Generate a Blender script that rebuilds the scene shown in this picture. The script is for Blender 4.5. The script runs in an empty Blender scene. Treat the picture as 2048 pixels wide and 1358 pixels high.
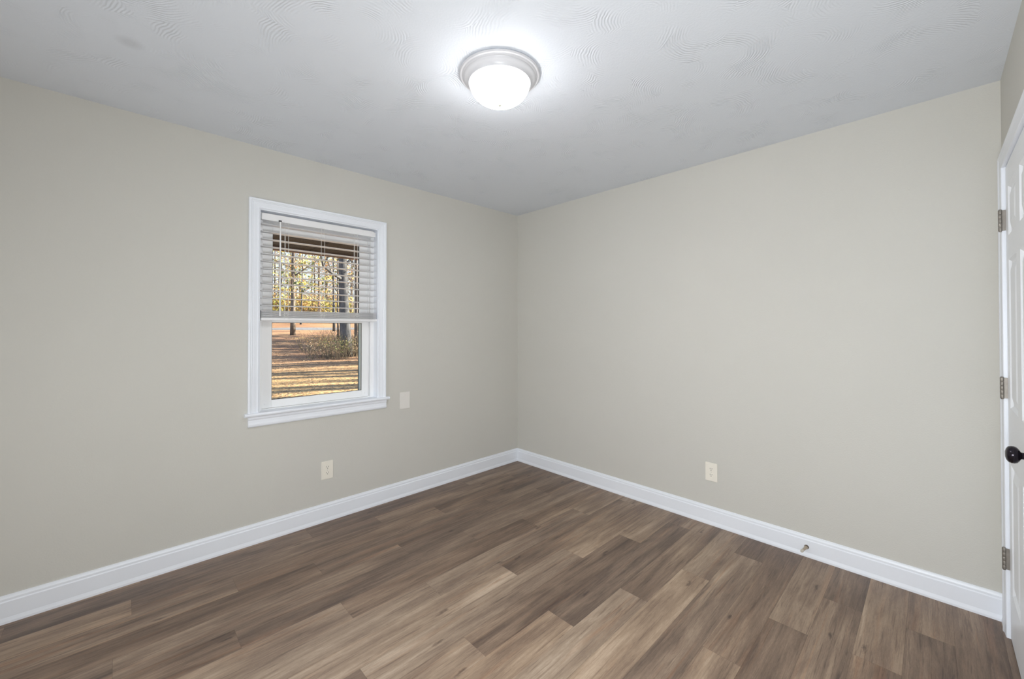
import bpy, bmesh, math, random
from mathutils import Vector, Matrix

S = bpy.context.scene
COL = S.collection
PI = math.pi

# ------------------------------------------------------------------ camera
cam_d = bpy.data.cameras.new('camera')
cam_d.sensor_fit = 'HORIZONTAL'
cam_d.sensor_width = 36.0
cam_d.lens = 815.07 / 2048.0 * 36.0
cam_d.shift_y = -(679.0 - 648.085) / 2048.0
cam_d.clip_start = 0.02
cam_d.clip_end = 500
cam = bpy.data.objects.new('camera', cam_d)
COL.objects.link(cam)
YAW, PITCH = 0.76850, 0.0099
fw = Vector((math.sin(YAW)*math.cos(PITCH), math.cos(YAW)*math.cos(PITCH), math.sin(PITCH)))
rt = Vector((math.cos(YAW), -math.sin(YAW), 0))
up = rt.cross(fw)
m = Matrix((rt, up, -fw)).transposed().to_4x4()
m.translation = Vector((-2.8706, -2.8926, 1.3159))
cam.matrix_world = m
S.camera = cam

# ------------------------------------------------------------------ view
S.view_settings.view_transform = 'Standard'
S.view_settings.look = 'None'
S.view_settings.exposure = 0.0
S.view_settings.gamma = 1.0
S.view_settings.use_curve_mapping = False
S.cycles.use_denoising = True
S.cycles.max_bounces = 14
S.cycles.diffuse_bounces = 8
S.cycles.transparent_max_bounces = 24
S.cycles.sample_clamp_indirect = 6.0

# ------------------------------------------------------------------ light: sky, sun, flash
world = bpy.data.worlds.new('sky')
S.world = world
world.use_nodes = True
wn = world.node_tree
wn.nodes.clear()
wo = wn.nodes.new('ShaderNodeOutputWorld')
wb = wn.nodes.new('ShaderNodeBackground')
wg = wn.nodes.new('ShaderNodeNewGeometry')
wx = wn.nodes.new('ShaderNodeSeparateXYZ')
wr = wn.nodes.new('ShaderNodeValToRGB')
wn.links.new(wg.outputs['Position'], wx.inputs[0])
wn.links.new(wx.outputs['Z'], wr.inputs[0])
wr.color_ramp.elements[0].position = 0.0
wr.color_ramp.elements[0].color = (0.93, 0.97, 1.0, 1)
wr.color_ramp.elements[1].position = 0.7
wr.color_ramp.elements[1].color = (0.36, 0.55, 0.9, 1)
wb.inputs['Strength'].default_value = 1.25
wn.links.new(wr.outputs[0], wb.inputs['Color'])
wn.links.new(wb.outputs[0], wo.inputs['Surface'])

sun_d = bpy.data.lights.new('sun', 'SUN')
sun_d.energy = 27.0
sun_d.angle = math.radians(0.8)
sun_d.color = (1.0, 0.88, 0.70)
sun = bpy.data.objects.new('sun', sun_d)
COL.objects.link(sun)
el = math.radians(24)
to_sun = Vector((0.95*math.cos(el), -0.31*math.cos(el), math.sin(el)))
sun.rotation_euler = to_sun.to_track_quat('Z', 'Y').to_euler()
sun.location = (20, -8, 12)

# the photographer's soft flash beside the camera
fl_d = bpy.data.lights.new('camera_flash', 'AREA')
fl_d.shape = 'DISK'
fl_d.size = 0.40
fl_d.energy = 31.5
fl_d.color = (0.935, 0.972, 1.0)
flash = bpy.data.objects.new('camera_flash', fl_d)
COL.objects.link(flash)
flash.location = (-2.84, -2.82, 1.15)
flash.rotation_euler = Vector((-1, -.34, .03)).to_track_quat('Z', 'Y').to_euler()

# added fill light, set in the added west-wall window behind the camera
fill_d = bpy.data.lights.new('west_fill_light', 'AREA')
fill_d.shape = 'RECTANGLE'
fill_d.size = 1.14
fill_d.size_y = 1.14
fill_d.energy = 19.5
fill_d.color = (0.95, 0.975, 1.0)
fill = bpy.data.objects.new('west_fill_light', fill_d)
COL.objects.link(fill)
fill.location = (-4.07, -1.60, 1.05)
fill.rotation_euler = Vector((-1, 0, .12)).to_track_quat('Z', 'Y').to_euler()

# ------------------------------------------------------------------ helpers
def new_mesh(name, bm, mat, parent=None, smooth=False, angle=None):
    me = bpy.data.meshes.new(name)
    bmesh.ops.recalc_face_normals(bm, faces=bm.faces)
    if smooth:
        for f in bm.faces:
            f.smooth = True
    bm.to_mesh(me)
    bm.free()
    mats = mat if isinstance(mat, (list, tuple)) else [mat]
    for mm in mats:
        me.materials.append(mm)
    if smooth and angle is not None:
        me.set_sharp_from_angle(angle=math.radians(angle))
    o = bpy.data.objects.new(name, me)
    COL.objects.link(o)
    if parent is not None:
        o.parent = parent
    return o

def empty(name, loc=(0, 0, 0)):
    o = bpy.data.objects.new(name, None)
    o.empty_display_size = 0.1
    o.location = loc
    COL.objects.link(o)
    return o

def tag(o, label, cat, group=None, kind=None):
    o['label'] = label
    o['category'] = cat
    if group: o['group'] = group
    if kind: o['kind'] = kind
    return o

def struct(o, label=None, cat=None):
    o['kind'] = 'structure'
    if label: o['label'] = label
    if cat: o['category'] = cat
    return o

def box(bm, x0, x1, y0, y1, z0, z1, mi=0, bevel=0.0, seg=2):
    vs = [bm.verts.new((x, y, z)) for x in (x0, x1) for y in (y0, y1) for z in (z0, z1)]
    idx = [(0, 1, 3, 2), (4, 6, 7, 5), (0, 4, 5, 1), (2, 3, 7, 6), (0, 2, 6, 4), (1, 5, 7, 3)]
    fs = []
    for i in idx:
        f = bm.faces.new([vs[j] for j in i])
        f.material_index = mi
        fs.append(f)
    if bevel > 0:
        es = list({e for f in fs for e in f.edges})
        r = bmesh.ops.bevel(bm, geom=es, offset=bevel, segments=seg, affect='EDGES', profile=0.5)
        for f in r['faces']:
            f.material_index = mi
    return fs

def prism(bm, prof, a, b, place, mi=0):
    """extrude a closed 2-D profile from a to b; place(u, v, t) gives the point"""
    A = [bm.verts.new(place(u, v, a)) for u, v in prof]
    B = [bm.verts.new(place(u, v, b)) for u, v in prof]
    n = len(prof)
    for i in range(n):
        f = bm.faces.new((A[i], A[(i+1) % n], B[(i+1) % n], B[i])); f.material_index = mi
    bm.faces.new(A[::-1]).material_index = mi
    bm.faces.new(B).material_index = mi

def lathe(bm, prof, place, n=48, mi=0, cap=True):
    """prof: list of (r, h); place(x, y, h)"""
    rings = []
    for r, h in prof:
        if r < 1e-6:
            rings.append([bm.verts.new(place(0, 0, h))])
        else:
            rings.append([bm.verts.new(place(r*math.cos(2*PI*i/n), r*math.sin(2*PI*i/n), h)) for i in range(n)])
    for a, b in zip(rings, rings[1:]):
        for i in range(n):
            j = (i+1) % n
            if len(a) == 1 and len(b) == 1: continue
            if len(a) == 1: f = bm.faces.new((a[0], b[i], b[j]))
            elif len(b) == 1: f = bm.faces.new((a[i], a[j], b[0]))
            else: f = bm.faces.new((a[i], a[j], b[j], b[i]))
            f.material_index = mi
    if cap:
        for rg in (rings[0], rings[-1]):
            if len(rg) > 2:
                bm.faces.new(rg).material_index = mi

def tube(bm, pts, rads, n=8, mi=0, cap=True):
    pts = [Vector(p) for p in pts]
    rings = []
    prev = None
    for i, p in enumerate(pts):
        d = (pts[min(i+1, len(pts)-1)] - pts[max(i-1, 0)]).normalized()
        if prev is None:
            a = d.orthogonal().normalized()
        else:
            a = (prev - d*prev.dot(d))
            a = a.normalized() if a.length > 1e-6 else d.orthogonal().normalized()
        prev = a
        b = d.cross(a)
        r = rads[i]
        rings.append([bm.verts.new(p + a*r*math.cos(2*PI*k/n) + b*r*math.sin(2*PI*k/n)) for k in range(n)])
    for A, B in zip(rings, rings[1:]):
        for k in range(n):
            f = bm.faces.new((A[k], A[(k+1) % n], B[(k+1) % n], B[k]))
            f.material_index = mi
    if cap and n > 2:
        bm.faces.new(rings[0][::-1]).material_index = mi
        bm.faces.new(rings[-1]).material_index = mi

def mitred(bm, prof, x0, x1, zb, z1, place):
    """three-sided casing: left leg, head, right leg. prof: closed (u outward from inner edge, t thickness)"""
    cols = []
    for u, t in prof:
        cols.append([bm.verts.new(place(*q, t)) for q in ((x0-u, zb), (x0-u, z1+u), (x1+u, z1+u), (x1+u, zb))])
    n = len(prof)
    for i in range(n):
        a, b = cols[i], cols[(i+1) % n]
        for k in range(3):
            bm.faces.new((a[k], a[k+1], b[k+1], b[k]))
    bm.faces.new([c[0] for c in cols])
    bm.faces.new([c[3] for c in cols][::-1])

# ------------------------------------------------------------------ materials
def mat(name):
    m_ = bpy.data.materials.new(name)
    m_.use_nodes = True
    nt = m_.node_tree
    bs = nt.nodes['Principled BSDF']
    return m_, nt, bs

def nd(nt, typ, **kw):
    n = nt.nodes.new(typ)
    for k, v in kw.items():
        if k.startswith('i_'):
            n.inputs[k[2:]].default_value = v
        else:
            setattr(n, k, v)
    return n

def simple(name, col, rough=0.5, metal=0.0, noise=0.0, nscale=8.0, bump=0.0, bscale=200.0, spec=0.5, coord='Object'):
    m_, nt, bs = mat(name)
    bs.inputs['Base Color'].default_value = (*col, 1)
    bs.inputs['Roughness'].default_value = rough
    bs.inputs['Metallic'].default_value = metal
    bs.inputs['Specular IOR Level'].default_value = spec
    tc = nd(nt, 'ShaderNodeTexCoord')
    if noise > 0:
        n = nd(nt, 'ShaderNodeTexNoise'); n.inputs['Scale'].default_value = nscale; n.inputs['Detail'].default_value = 4
        nt.links.new(tc.outputs[coord], n.inputs['Vector'])
        r = nd(nt, 'ShaderNodeValToRGB')
        r.color_ramp.elements[0].position = 0.3; r.color_ramp.elements[1].position = 0.7
        r.color_ramp.elements[0].color = (*[c*(1-noise) for c in col], 1)
        r.color_ramp.elements[1].color = (*[min(1, c*(1+noise)) for c in col], 1)
        nt.links.new(n.outputs['Fac'], r.inputs[0])
        nt.links.new(r.outputs[0], bs.inputs['Base Color'])
    if bump > 0:
        n2 = nd(nt, 'ShaderNodeTexNoise'); n2.inputs['Scale'].default_value = bscale; n2.inputs['Detail'].default_value = 3
        nt.links.new(tc.outputs[coord], n2.inputs['Vector'])
        b = nd(nt, 'ShaderNodeBump'); b.inputs['Strength'].default_value = bump; b.inputs['Distance'].default_value = 0.002
        nt.links.new(n2.outputs['Fac'], b.inputs['Height'])
        nt.links.new(b.outputs[0], bs.inputs['Normal'])
    return m_

WALL = simple('greige_wall_paint', (0.612, 0.600, 0.555), 0.62, noise=0.012, nscale=1.2, bump=0.35, bscale=150, spec=0.3)
TRIM = simple('white_semigloss_trim', (0.855, 0.885, 0.94), 0.34, noise=0.01, nscale=3, bump=0.03, bscale=60)
DOORP = simple('white_door_paint', (0.90, 0.925, 0.965), 0.36, noise=0.01, nscale=3, bump=0.05, bscale=90)
VINYL = simple('white_window_vinyl', (0.90, 0.905, 0.91), 0.38, noise=0.008, nscale=5)
BLIND = simple('white_blind_slat', (0.84, 0.84, 0.845), 0.42, noise=0.01, nscale=9)
SLAT_SHADED = simple('shaded_white_slat', (0.69, 0.69, 0.70), 0.45, noise=0.01, nscale=9)  # backlit shade of the white slats, put into a greyer colour
CORD = simple('white_cord', (0.82, 0.82, 0.80), 0.8, noise=0.05, nscale=60)
GASKET = simple('dark_window_gasket', (0.03, 0.035, 0.035), 0.6, noise=0.1, nscale=30)
SCREENF = simple('pale_blue_grey_screen_frame', (0.62, 0.70, 0.72), 0.45, noise=0.02, nscale=20)
NICKEL = simple('satin_nickel', (0.30, 0.275, 0.245), 0.52, metal=0.8, noise=0.08, nscale=60)
BRONZE = simple('dark_bronze_knob', (0.02, 0.016, 0.022), 0.16, metal=0.6, noise=0.2, nscale=20)
ALMOND = simple('almond_plastic', (0.87, 0.83, 0.74), 0.35, noise=0.01, nscale=20)
PALE = simple('pale_plastic', (0.79, 0.765, 0.725), 0.42, noise=0.01, nscale=20)
SLOT = simple('dark_slot', (0.02, 0.018, 0.016), 0.6, noise=0.1, nscale=50)
SCREW = simple('painted_screw', (0.66, 0.64, 0.58), 0.3, metal=0.3, noise=0.03, nscale=50)
STOPB = simple('tan_door_stop', (0.42, 0.34, 0.25), 0.4, metal=0.4, noise=0.1, nscale=80)
STOPD = simple('brown_door_stop', (0.10, 0.07, 0.05), 0.4, metal=0.5, noise=0.1, nscale=80)
RUBBER = simple('cream_rubber_tip', (0.62, 0.58, 0.5), 0.7, noise=0.04, nscale=80)
PAN = simple('white_enamel_fixture', (0.62, 0.62, 0.645), 0.32, noise=0.01, nscale=20)
FINIAL = simple('cream_finial', (0.30, 0.30, 0.26), 0.4, noise=0.05, nscale=60)
UNDER = simple('brown_underlay', (0.085, 0.066, 0.055), 0.9, noise=0.1, nscale=20)
EAVE = simple('brown_painted_eave', (0.05, 0.042, 0.038), 0.9, noise=0.15, nscale=6, bump=0.1, spec=0.05)
FASCIA = simple('brown_fascia_board', (0.13, 0.07, 0.05), 0.8, noise=0.15, nscale=6)
ROAD = simple('grey_asphalt', (0.33, 0.35, 0.40), 0.85, noise=0.1, nscale=2)
SIDING = simple('outside_brick', (0.35, 0.2, 0.15), 0.85, noise=0.2, nscale=10)

# ceiling: pale paint over combed swirl plaster
def ceiling_mat():
    m_, nt, bs = mat('swirl_plaster_ceiling')
    bs.inputs['Roughness'].default_value = 0.7
    bs.inputs['Specular IOR Level'].default_value = 0.2
    L = nt.links.new
    tc = nd(nt, 'ShaderNodeTexCoord')
    # colour with a couple of faint smudges
    n0 = nd(nt, 'ShaderNodeTexNoise'); n0.inputs['Scale'].default_value = 0.9
    L(tc.outputs['Object'], n0.inputs['Vector'])
    cr = nd(nt, 'ShaderNodeValToRGB')
    cr.color_ramp.elements[0].color = (0.715, 0.75, 0.805, 1)
    cr.color_ramp.elements[1].color = (0.74, 0.775, 0.83, 1)
    L(n0.outputs['Fac'], cr.inputs[0])
    dist = nd(nt, 'ShaderNodeVectorMath', operation='DISTANCE')
    dist.inputs[1].default_value = (-2.845, -0.70, 2.44)
    sc = nd(nt, 'ShaderNodeMapping'); 
    L(tc.outputs['Object'], dist.inputs[0])
    mr = nd(nt, 'ShaderNodeMapRange'); mr.inputs['From Min'].default_value = 0.015; mr.inputs['From Max'].default_value = 0.05
    mr.inputs['To Min'].default_value = 0.22; mr.inputs['To Max'].default_value = 0.0
    L(dist.outputs['Value'], mr.inputs['Value'])
    mx = nd(nt, 'ShaderNodeMix', data_type='RGBA'); mx.inputs['B'].default_value = (0.3, 0.3, 0.31, 1)
    L(mr.outputs[0], mx.inputs['Factor']); L(cr.outputs[0], mx.inputs['A'])
    L(mx.outputs['Result'], bs.inputs['Base Color'])
    # swirls: two layers of arcs round jittered cell centres
    nz = nd(nt, 'ShaderNodeTexNoise'); nz.inputs['Scale'].default_value = 7; nz.inputs['Detail'].default_value = 3
    L(tc.outputs['Object'], nz.inputs['Vector'])
    def swirl(scale, freq, off):
        mp = nd(nt, 'ShaderNodeMapping'); mp.inputs['Location'].default_value = off
        L(tc.outputs['Object'], mp.inputs['Vector'])
        vo = nd(nt, 'ShaderNodeTexVoronoi', voronoi_dimensions='2D', feature='F1')
        vo.inputs['Scale'].default_value = scale
        L(mp.outputs[0], vo.inputs['Vector'])
        jit = nd(nt, 'ShaderNodeVectorMath', operation='MULTIPLY_ADD')
        jit.inputs[1].default_value = (0.16, 0.16, 0); 
        sub0 = nd(nt, 'ShaderNodeVectorMath', operation='ADD'); sub0.inputs[1].default_value = (-0.08, -0.08, 0)
        L(vo.outputs['Color'], jit.inputs[0]); L(vo.outputs['Position'], jit.inputs[2])
        L(jit.outputs[0], sub0.inputs[0])
        flat = nd(nt, 'ShaderNodeVectorMath', operation='MULTIPLY'); flat.inputs[1].default_value = (1, 1, 0)
        L(mp.outputs[0], flat.inputs[0])
        flat2 = nd(nt, 'ShaderNodeVectorMath', operation='MULTIPLY'); flat2.inputs[1].default_value = (1, 1, 0)
        L(sub0.outputs[0], flat2.inputs[0])
        ds = nd(nt, 'ShaderNodeVectorMath', operation='DISTANCE')
        L(flat.outputs[0], ds.inputs[0]); L(flat2.outputs[0], ds.inputs[1])
        wob = nd(nt, 'ShaderNodeMath', operation='MULTIPLY_ADD'); wob.inputs[1].default_value = 0.055
        L(nz.outputs['Fac'], wob.inputs[0]); L(ds.outputs['Value'], wob.inputs[2])
        mu = nd(nt, 'ShaderNodeMath', operation='MULTIPLY'); mu.inputs[1].default_value = freq
        L(wob.outputs[0], mu.inputs[0])
        si = nd(nt, 'ShaderNodeMath', operation='SINE'); L(mu.outputs[0], si.inputs[0])
        cm = nd(nt, 'ShaderNodeMapRange'); cm.inputs['From Min'].default_value = 0.05; cm.inputs['From Max'].default_value = 0.10   # no bull's-eyes: the comb only sweeps the outer arc
        L(ds.outputs['Value'], cm.inputs['Value'])
        sm = nd(nt, 'ShaderNodeMath', operation='MULTIPLY'); L(si.outputs[0], sm.inputs[0]); L(cm.outputs[0], sm.inputs[1])
        return sm, vo
    s1, v1 = swirl(3.9, 2*PI/0.0112, (0, 0, 0))
    am = nd(nt, 'ShaderNodeTexNoise'); am.inputs['Scale'].default_value = 7.5; am.inputs['Detail'].default_value = 2
    L(tc.outputs['Object'], am.inputs['Vector'])
    ar = nd(nt, 'ShaderNodeMapRange'); ar.inputs['From Min'].default_value = 0.44; ar.inputs['From Max'].default_value = 0.64
    L(am.outputs['Fac'], ar.inputs['Value'])
    mul = nd(nt, 'ShaderNodeMath', operation='MULTIPLY'); L(s1.outputs[0], mul.inputs[0]); L(ar.outputs[0], mul.inputs[1])
    fine = nd(nt, 'ShaderNodeTexNoise'); fine.inputs['Scale'].default_value = 130; fine.inputs['Detail'].default_value = 3
    L(tc.outputs['Object'], fine.inputs['Vector'])
    add = nd(nt, 'ShaderNodeMath', operation='MULTIPLY_ADD'); add.inputs[1].default_value = 0.8
    L(fine.outputs['Fac'], add.inputs[0]); L(mul.outputs[0], add.inputs[2])
    b = nd(nt, 'ShaderNodeBump'); b.inputs['Strength'].default_value = 0.6; b.inputs['Distance'].default_value = 0.0014
    L(add.outputs[0], b.inputs['Height']); L(b.outputs[0], bs.inputs['Normal'])
    return m_
CEIL = ceiling_mat()

# plank floor: tone per plank in a colour attribute, grain along the plank's own UVs
def floor_mat():
    m_, nt, bs = mat('vinyl_plank_floor')
    L = nt.links.new
    uv = nd(nt, 'ShaderNodeUVMap', uv_map='plank')
    at = nd(nt, 'ShaderNodeAttribute', attribute_name='tone')
    def stretched(sx, sy, detail, dist=0.0, rough=0.55):
        mp = nd(nt, 'ShaderNodeMapping'); mp.inputs['Scale'].default_value = (sx, sy, 1)
        L(uv.outputs[0], mp.inputs['Vector'])
        n = nd(nt, 'ShaderNodeTexNoise'); n.inputs['Scale'].default_value = 1; n.inputs['Detail'].default_value = detail
        n.inputs['Distortion'].default_value = dist; n.inputs['Roughness'].default_value = rough
        L(mp.outputs[0], n.inputs['Vector'])
        return n
    broad = stretched(1.1, 11, 4, 0.9)
    mid = stretched(2.6, 38, 5, 1.8, 0.65)
    cloud = stretched(2.3, 8.5, 3, 1.4, 0.5)
    grain = stretched(34, 300, 4, 0.8, 0.75)
    sp = nd(nt, 'ShaderNodeSeparateColor'); L(at.outputs['Color'], sp.inputs[0])
    def madd(a, k, c):
        s_ = nd(nt, 'ShaderNodeMath', operation='SUBTRACT'); s_.inputs[1].default_value = 0.5; L(a, s_.inputs[0])
        x = nd(nt, 'ShaderNodeMath', operation='MULTIPLY_ADD'); x.inputs[1].default_value = k
        L(s_.outputs[0], x.inputs[0]); L(c, x.inputs[2]); return x.outputs[0]
    t = madd(broad.outputs['Fac'], 0.95, sp.outputs[0])
    t = madd(cloud.outputs['Fac'], 0.42, t)
    t = madd(mid.outputs['Fac'], 0.44, t)
    t = madd(grain.outputs['Fac'], 0.46, t)
    wmp = nd(nt, 'ShaderNodeMapping'); wmp.inputs['Scale'].default_value = (1.1, 17, 1); L(uv.outputs[0], wmp.inputs['Vector'])
    wv = nd(nt, 'ShaderNodeTexWave', wave_type='BANDS', bands_direction='Y', wave_profile='SAW')
    wv.inputs['Scale'].default_value = 0.9; wv.inputs['Distortion'].default_value = 7.0; wv.inputs['Detail'].default_value = 3.0; wv.inputs['Detail Scale'].default_value = 0.9
    L(wmp.outputs[0], wv.inputs['Vector'])
    t = madd(wv.outputs['Fac'], 0.05, t)
    ln = stretched(3.5, 95, 3, 1.0, 0.6)
    lr = nd(nt, 'ShaderNodeMapRange'); lr.inputs['From Min'].default_value = 0.56; lr.inputs['From Max'].default_value = 0.68
    lr.inputs['To Max'].default_value = 0.20; L(ln.outputs['Fac'], lr.inputs['Value'])
    lsb = nd(nt, 'ShaderNodeMath', operation='SUBTRACT'); L(t, lsb.inputs[0]); L(lr.outputs[0], lsb.inputs[1])
    off = nd(nt, 'ShaderNodeMath', operation='ADD'); off.inputs[1].default_value = 0.025; L(lsb.outputs[0], off.inputs[0])
    t = off.outputs[0]
    # knots
    mp = nd(nt, 'ShaderNodeMapping'); mp.inputs['Scale'].default_value = (2.0, 7.0, 1); L(uv.outputs[0], mp.inputs['Vector'])
    vo = nd(nt, 'ShaderNodeTexVoronoi', voronoi_dimensions='2D'); vo.inputs['Scale'].default_value = 1.0
    kd = nd(nt, 'ShaderNodeVectorMath', operation='MULTIPLY_ADD'); kd.inputs[1].default_value = (.22, .22, 0)
    kn = stretched(18, 40, 3, 0.5)
    L(kn.outputs['Color'], kd.inputs[0]); L(mp.outputs[0], kd.inputs[2])
    L(kd.outputs[0], vo.inputs['Vector'])
    k1 = nd(nt, 'ShaderNodeMapRange'); k1.inputs['From Min'].default_value = 0.005; k1.inputs['From Max'].default_value = 0.07
    k1.inputs['To Min'].default_value = 0.42; k1.inputs['To Max'].default_value = 0.0
    L(vo.outputs['Distance'], k1.inputs['Value'])
    vs_ = nd(nt, 'ShaderNodeSeparateColor'); L(vo.outputs['Color'], vs_.inputs[0])
    ksel = nd(nt, 'ShaderNodeMath', operation='GREATER_THAN'); ksel.inputs[1].default_value = 0.70; L(vs_.outputs[0], ksel.inputs[0])
    km = nd(nt, 'ShaderNodeMath', operation='MULTIPLY'); L(k1.outputs[0], km.inputs[0]); L(ksel.outputs[0], km.inputs[1])
    ks = nd(nt, 'ShaderNodeMath', operation='SUBTRACT'); L(t, ks.inputs[0]); L(km.outputs[0], ks.inputs[1])
    cr = nd(nt, 'ShaderNodeValToRGB')
    e = cr.color_ramp.elements
    e[0].position = 0.0; e[0].color = (0.080, 0.054, 0.042, 1)
    e[1].position = 1.0; e[1].color = (0.555, 0.42, 0.308, 1)
    for pos, c in ((0.25, (0.140, 0.094, 0.068)), (0.5, (0.242, 0.166, 0.116)), (0.75, (0.382, 0.275, 0.190))):
        x = e.new(pos); x.color = (*c, 1)
    L(ks.outputs[0], cr.inputs[0])
    # warm streaks / grey streaks
    warm = stretched(1.0, 24, 3, 0.8)
    wr_ = nd(nt, 'ShaderNodeMapRange'); wr_.inputs['From Min'].default_value = 0.56; wr_.inputs['From Max'].default_value = 0.72
    wr_.inputs["To Max"].default_value = 0.60
    L(warm.outputs['Fac'], wr_.inputs['Value'])
    mw = nd(nt, 'ShaderNodeMix', data_type='RGBA', blend_type='MULTIPLY'); mw.inputs['B'].default_value = (1.12, 0.90, 0.76, 1)
    L(wr_.outputs[0], mw.inputs['Factor']); L(cr.outputs[0], mw.inputs['A'])
    gr = nd(nt, 'ShaderNodeMix', data_type='RGBA', blend_type='MULTIPLY'); gr.inputs['B'].default_value = (0.95, 0.99, 1.04, 1)
    L(sp.outputs[1], gr.inputs['Factor']); L(mw.outputs['Result'], gr.inputs['A'])
    L(gr.outputs['Result'], bs.inputs['Base Color'])
    rr = nd(nt, 'ShaderNodeMapRange'); rr.inputs['To Min'].default_value = 0.38; rr.inputs['To Max'].default_value = 0.54
    L(grain.outputs['Fac'], rr.inputs['Value']); L(rr.outputs[0], bs.inputs['Roughness'])
    bs.inputs['Specular IOR Level'].default_value = 0.45
    b = nd(nt, 'ShaderNodeBump'); b.inputs['Strength'].default_value = 0.18; b.inputs['Distance'].default_value = 0.0008
    L(grain.outputs['Fac'], b.inputs['Height']); L(b.outputs[0], bs.inputs['Normal'])
    return m_
FLOOR = floor_mat()

def glass_mat():
    m_ = bpy.data.materials.new('window_glass')
    m_.use_nodes = True
    nt = m_.node_tree
    nt.nodes.clear()
    out = nd(nt, 'ShaderNodeOutputMaterial')
    tr = nd(nt, 'ShaderNodeBsdfTransparent'); tr.inputs[0].default_value = (0.95, 0.965, 0.96, 1)
    gl = nd(nt, 'ShaderNodeBsdfGlossy'); gl.inputs['Roughness'].default_value = 0.02
    fr = nd(nt, 'ShaderNodeFresnel'); fr.inputs['IOR'].default_value = 1.3
    n = nd(nt, 'ShaderNodeTexNoise'); n.inputs['Scale'].default_value = 3
    b = nd(nt, 'ShaderNodeBump'); b.inputs['Strength'].default_value = 0.01
    nt.links.new(n.outputs['Fac'], b.inputs['Height']); nt.links.new(b.outputs[0], gl.inputs['Normal'])
    mx = nd(nt, 'ShaderNodeMixShader')
    nt.links.new(fr.outputs[0], mx.inputs[0]); nt.links.new(tr.outputs[0], mx.inputs[1]); nt.links.new(gl.outputs[0], mx.inputs[2])
    nt.links.new(mx.outputs[0], out.inputs['Surface'])
    return m_
GLASS = glass_mat()

def lamp_mat():
    m_, nt, bs = mat('lit_frosted_glass')
    bs.inputs['Base Color'].default_value = (0.9, 0.9, 0.9, 1)
    bs.inputs['Roughness'].default_value = 0.3
    bs.inputs['Emission Color'].default_value = (0.985, 0.99, 1.0, 1)
    tc = nd(nt, 'ShaderNodeTexCoord'); sx = nd(nt, 'ShaderNodeSeparateXYZ')
    nt.links.new(tc.outputs['Object'], sx.inputs[0])
    mr = nd(nt, 'ShaderNodeMapRange', interpolation_type='SMOOTHSTEP')   # the bulbs sit low in the bowl: dimmer glass at the rim
    mr.inputs['From Min'].default_value = -0.035; mr.inputs['From Max'].default_value = -0.095
    mr.inputs['To Min'].default_value = 2.0; mr.inputs['To Max'].default_value = 43.0
    nt.links.new(sx.outputs['Z'], mr.inputs['Value'])
    nt.links.new(mr.outputs[0], bs.inputs['Emission Strength'])
    return m_
LAMP = lamp_mat()

# ------------------------------------------------------------------ room shell
H = 2.44
L = 3.1114          # window wall to door wall
XW = -4.05          # west wall
T = 0.16

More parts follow.
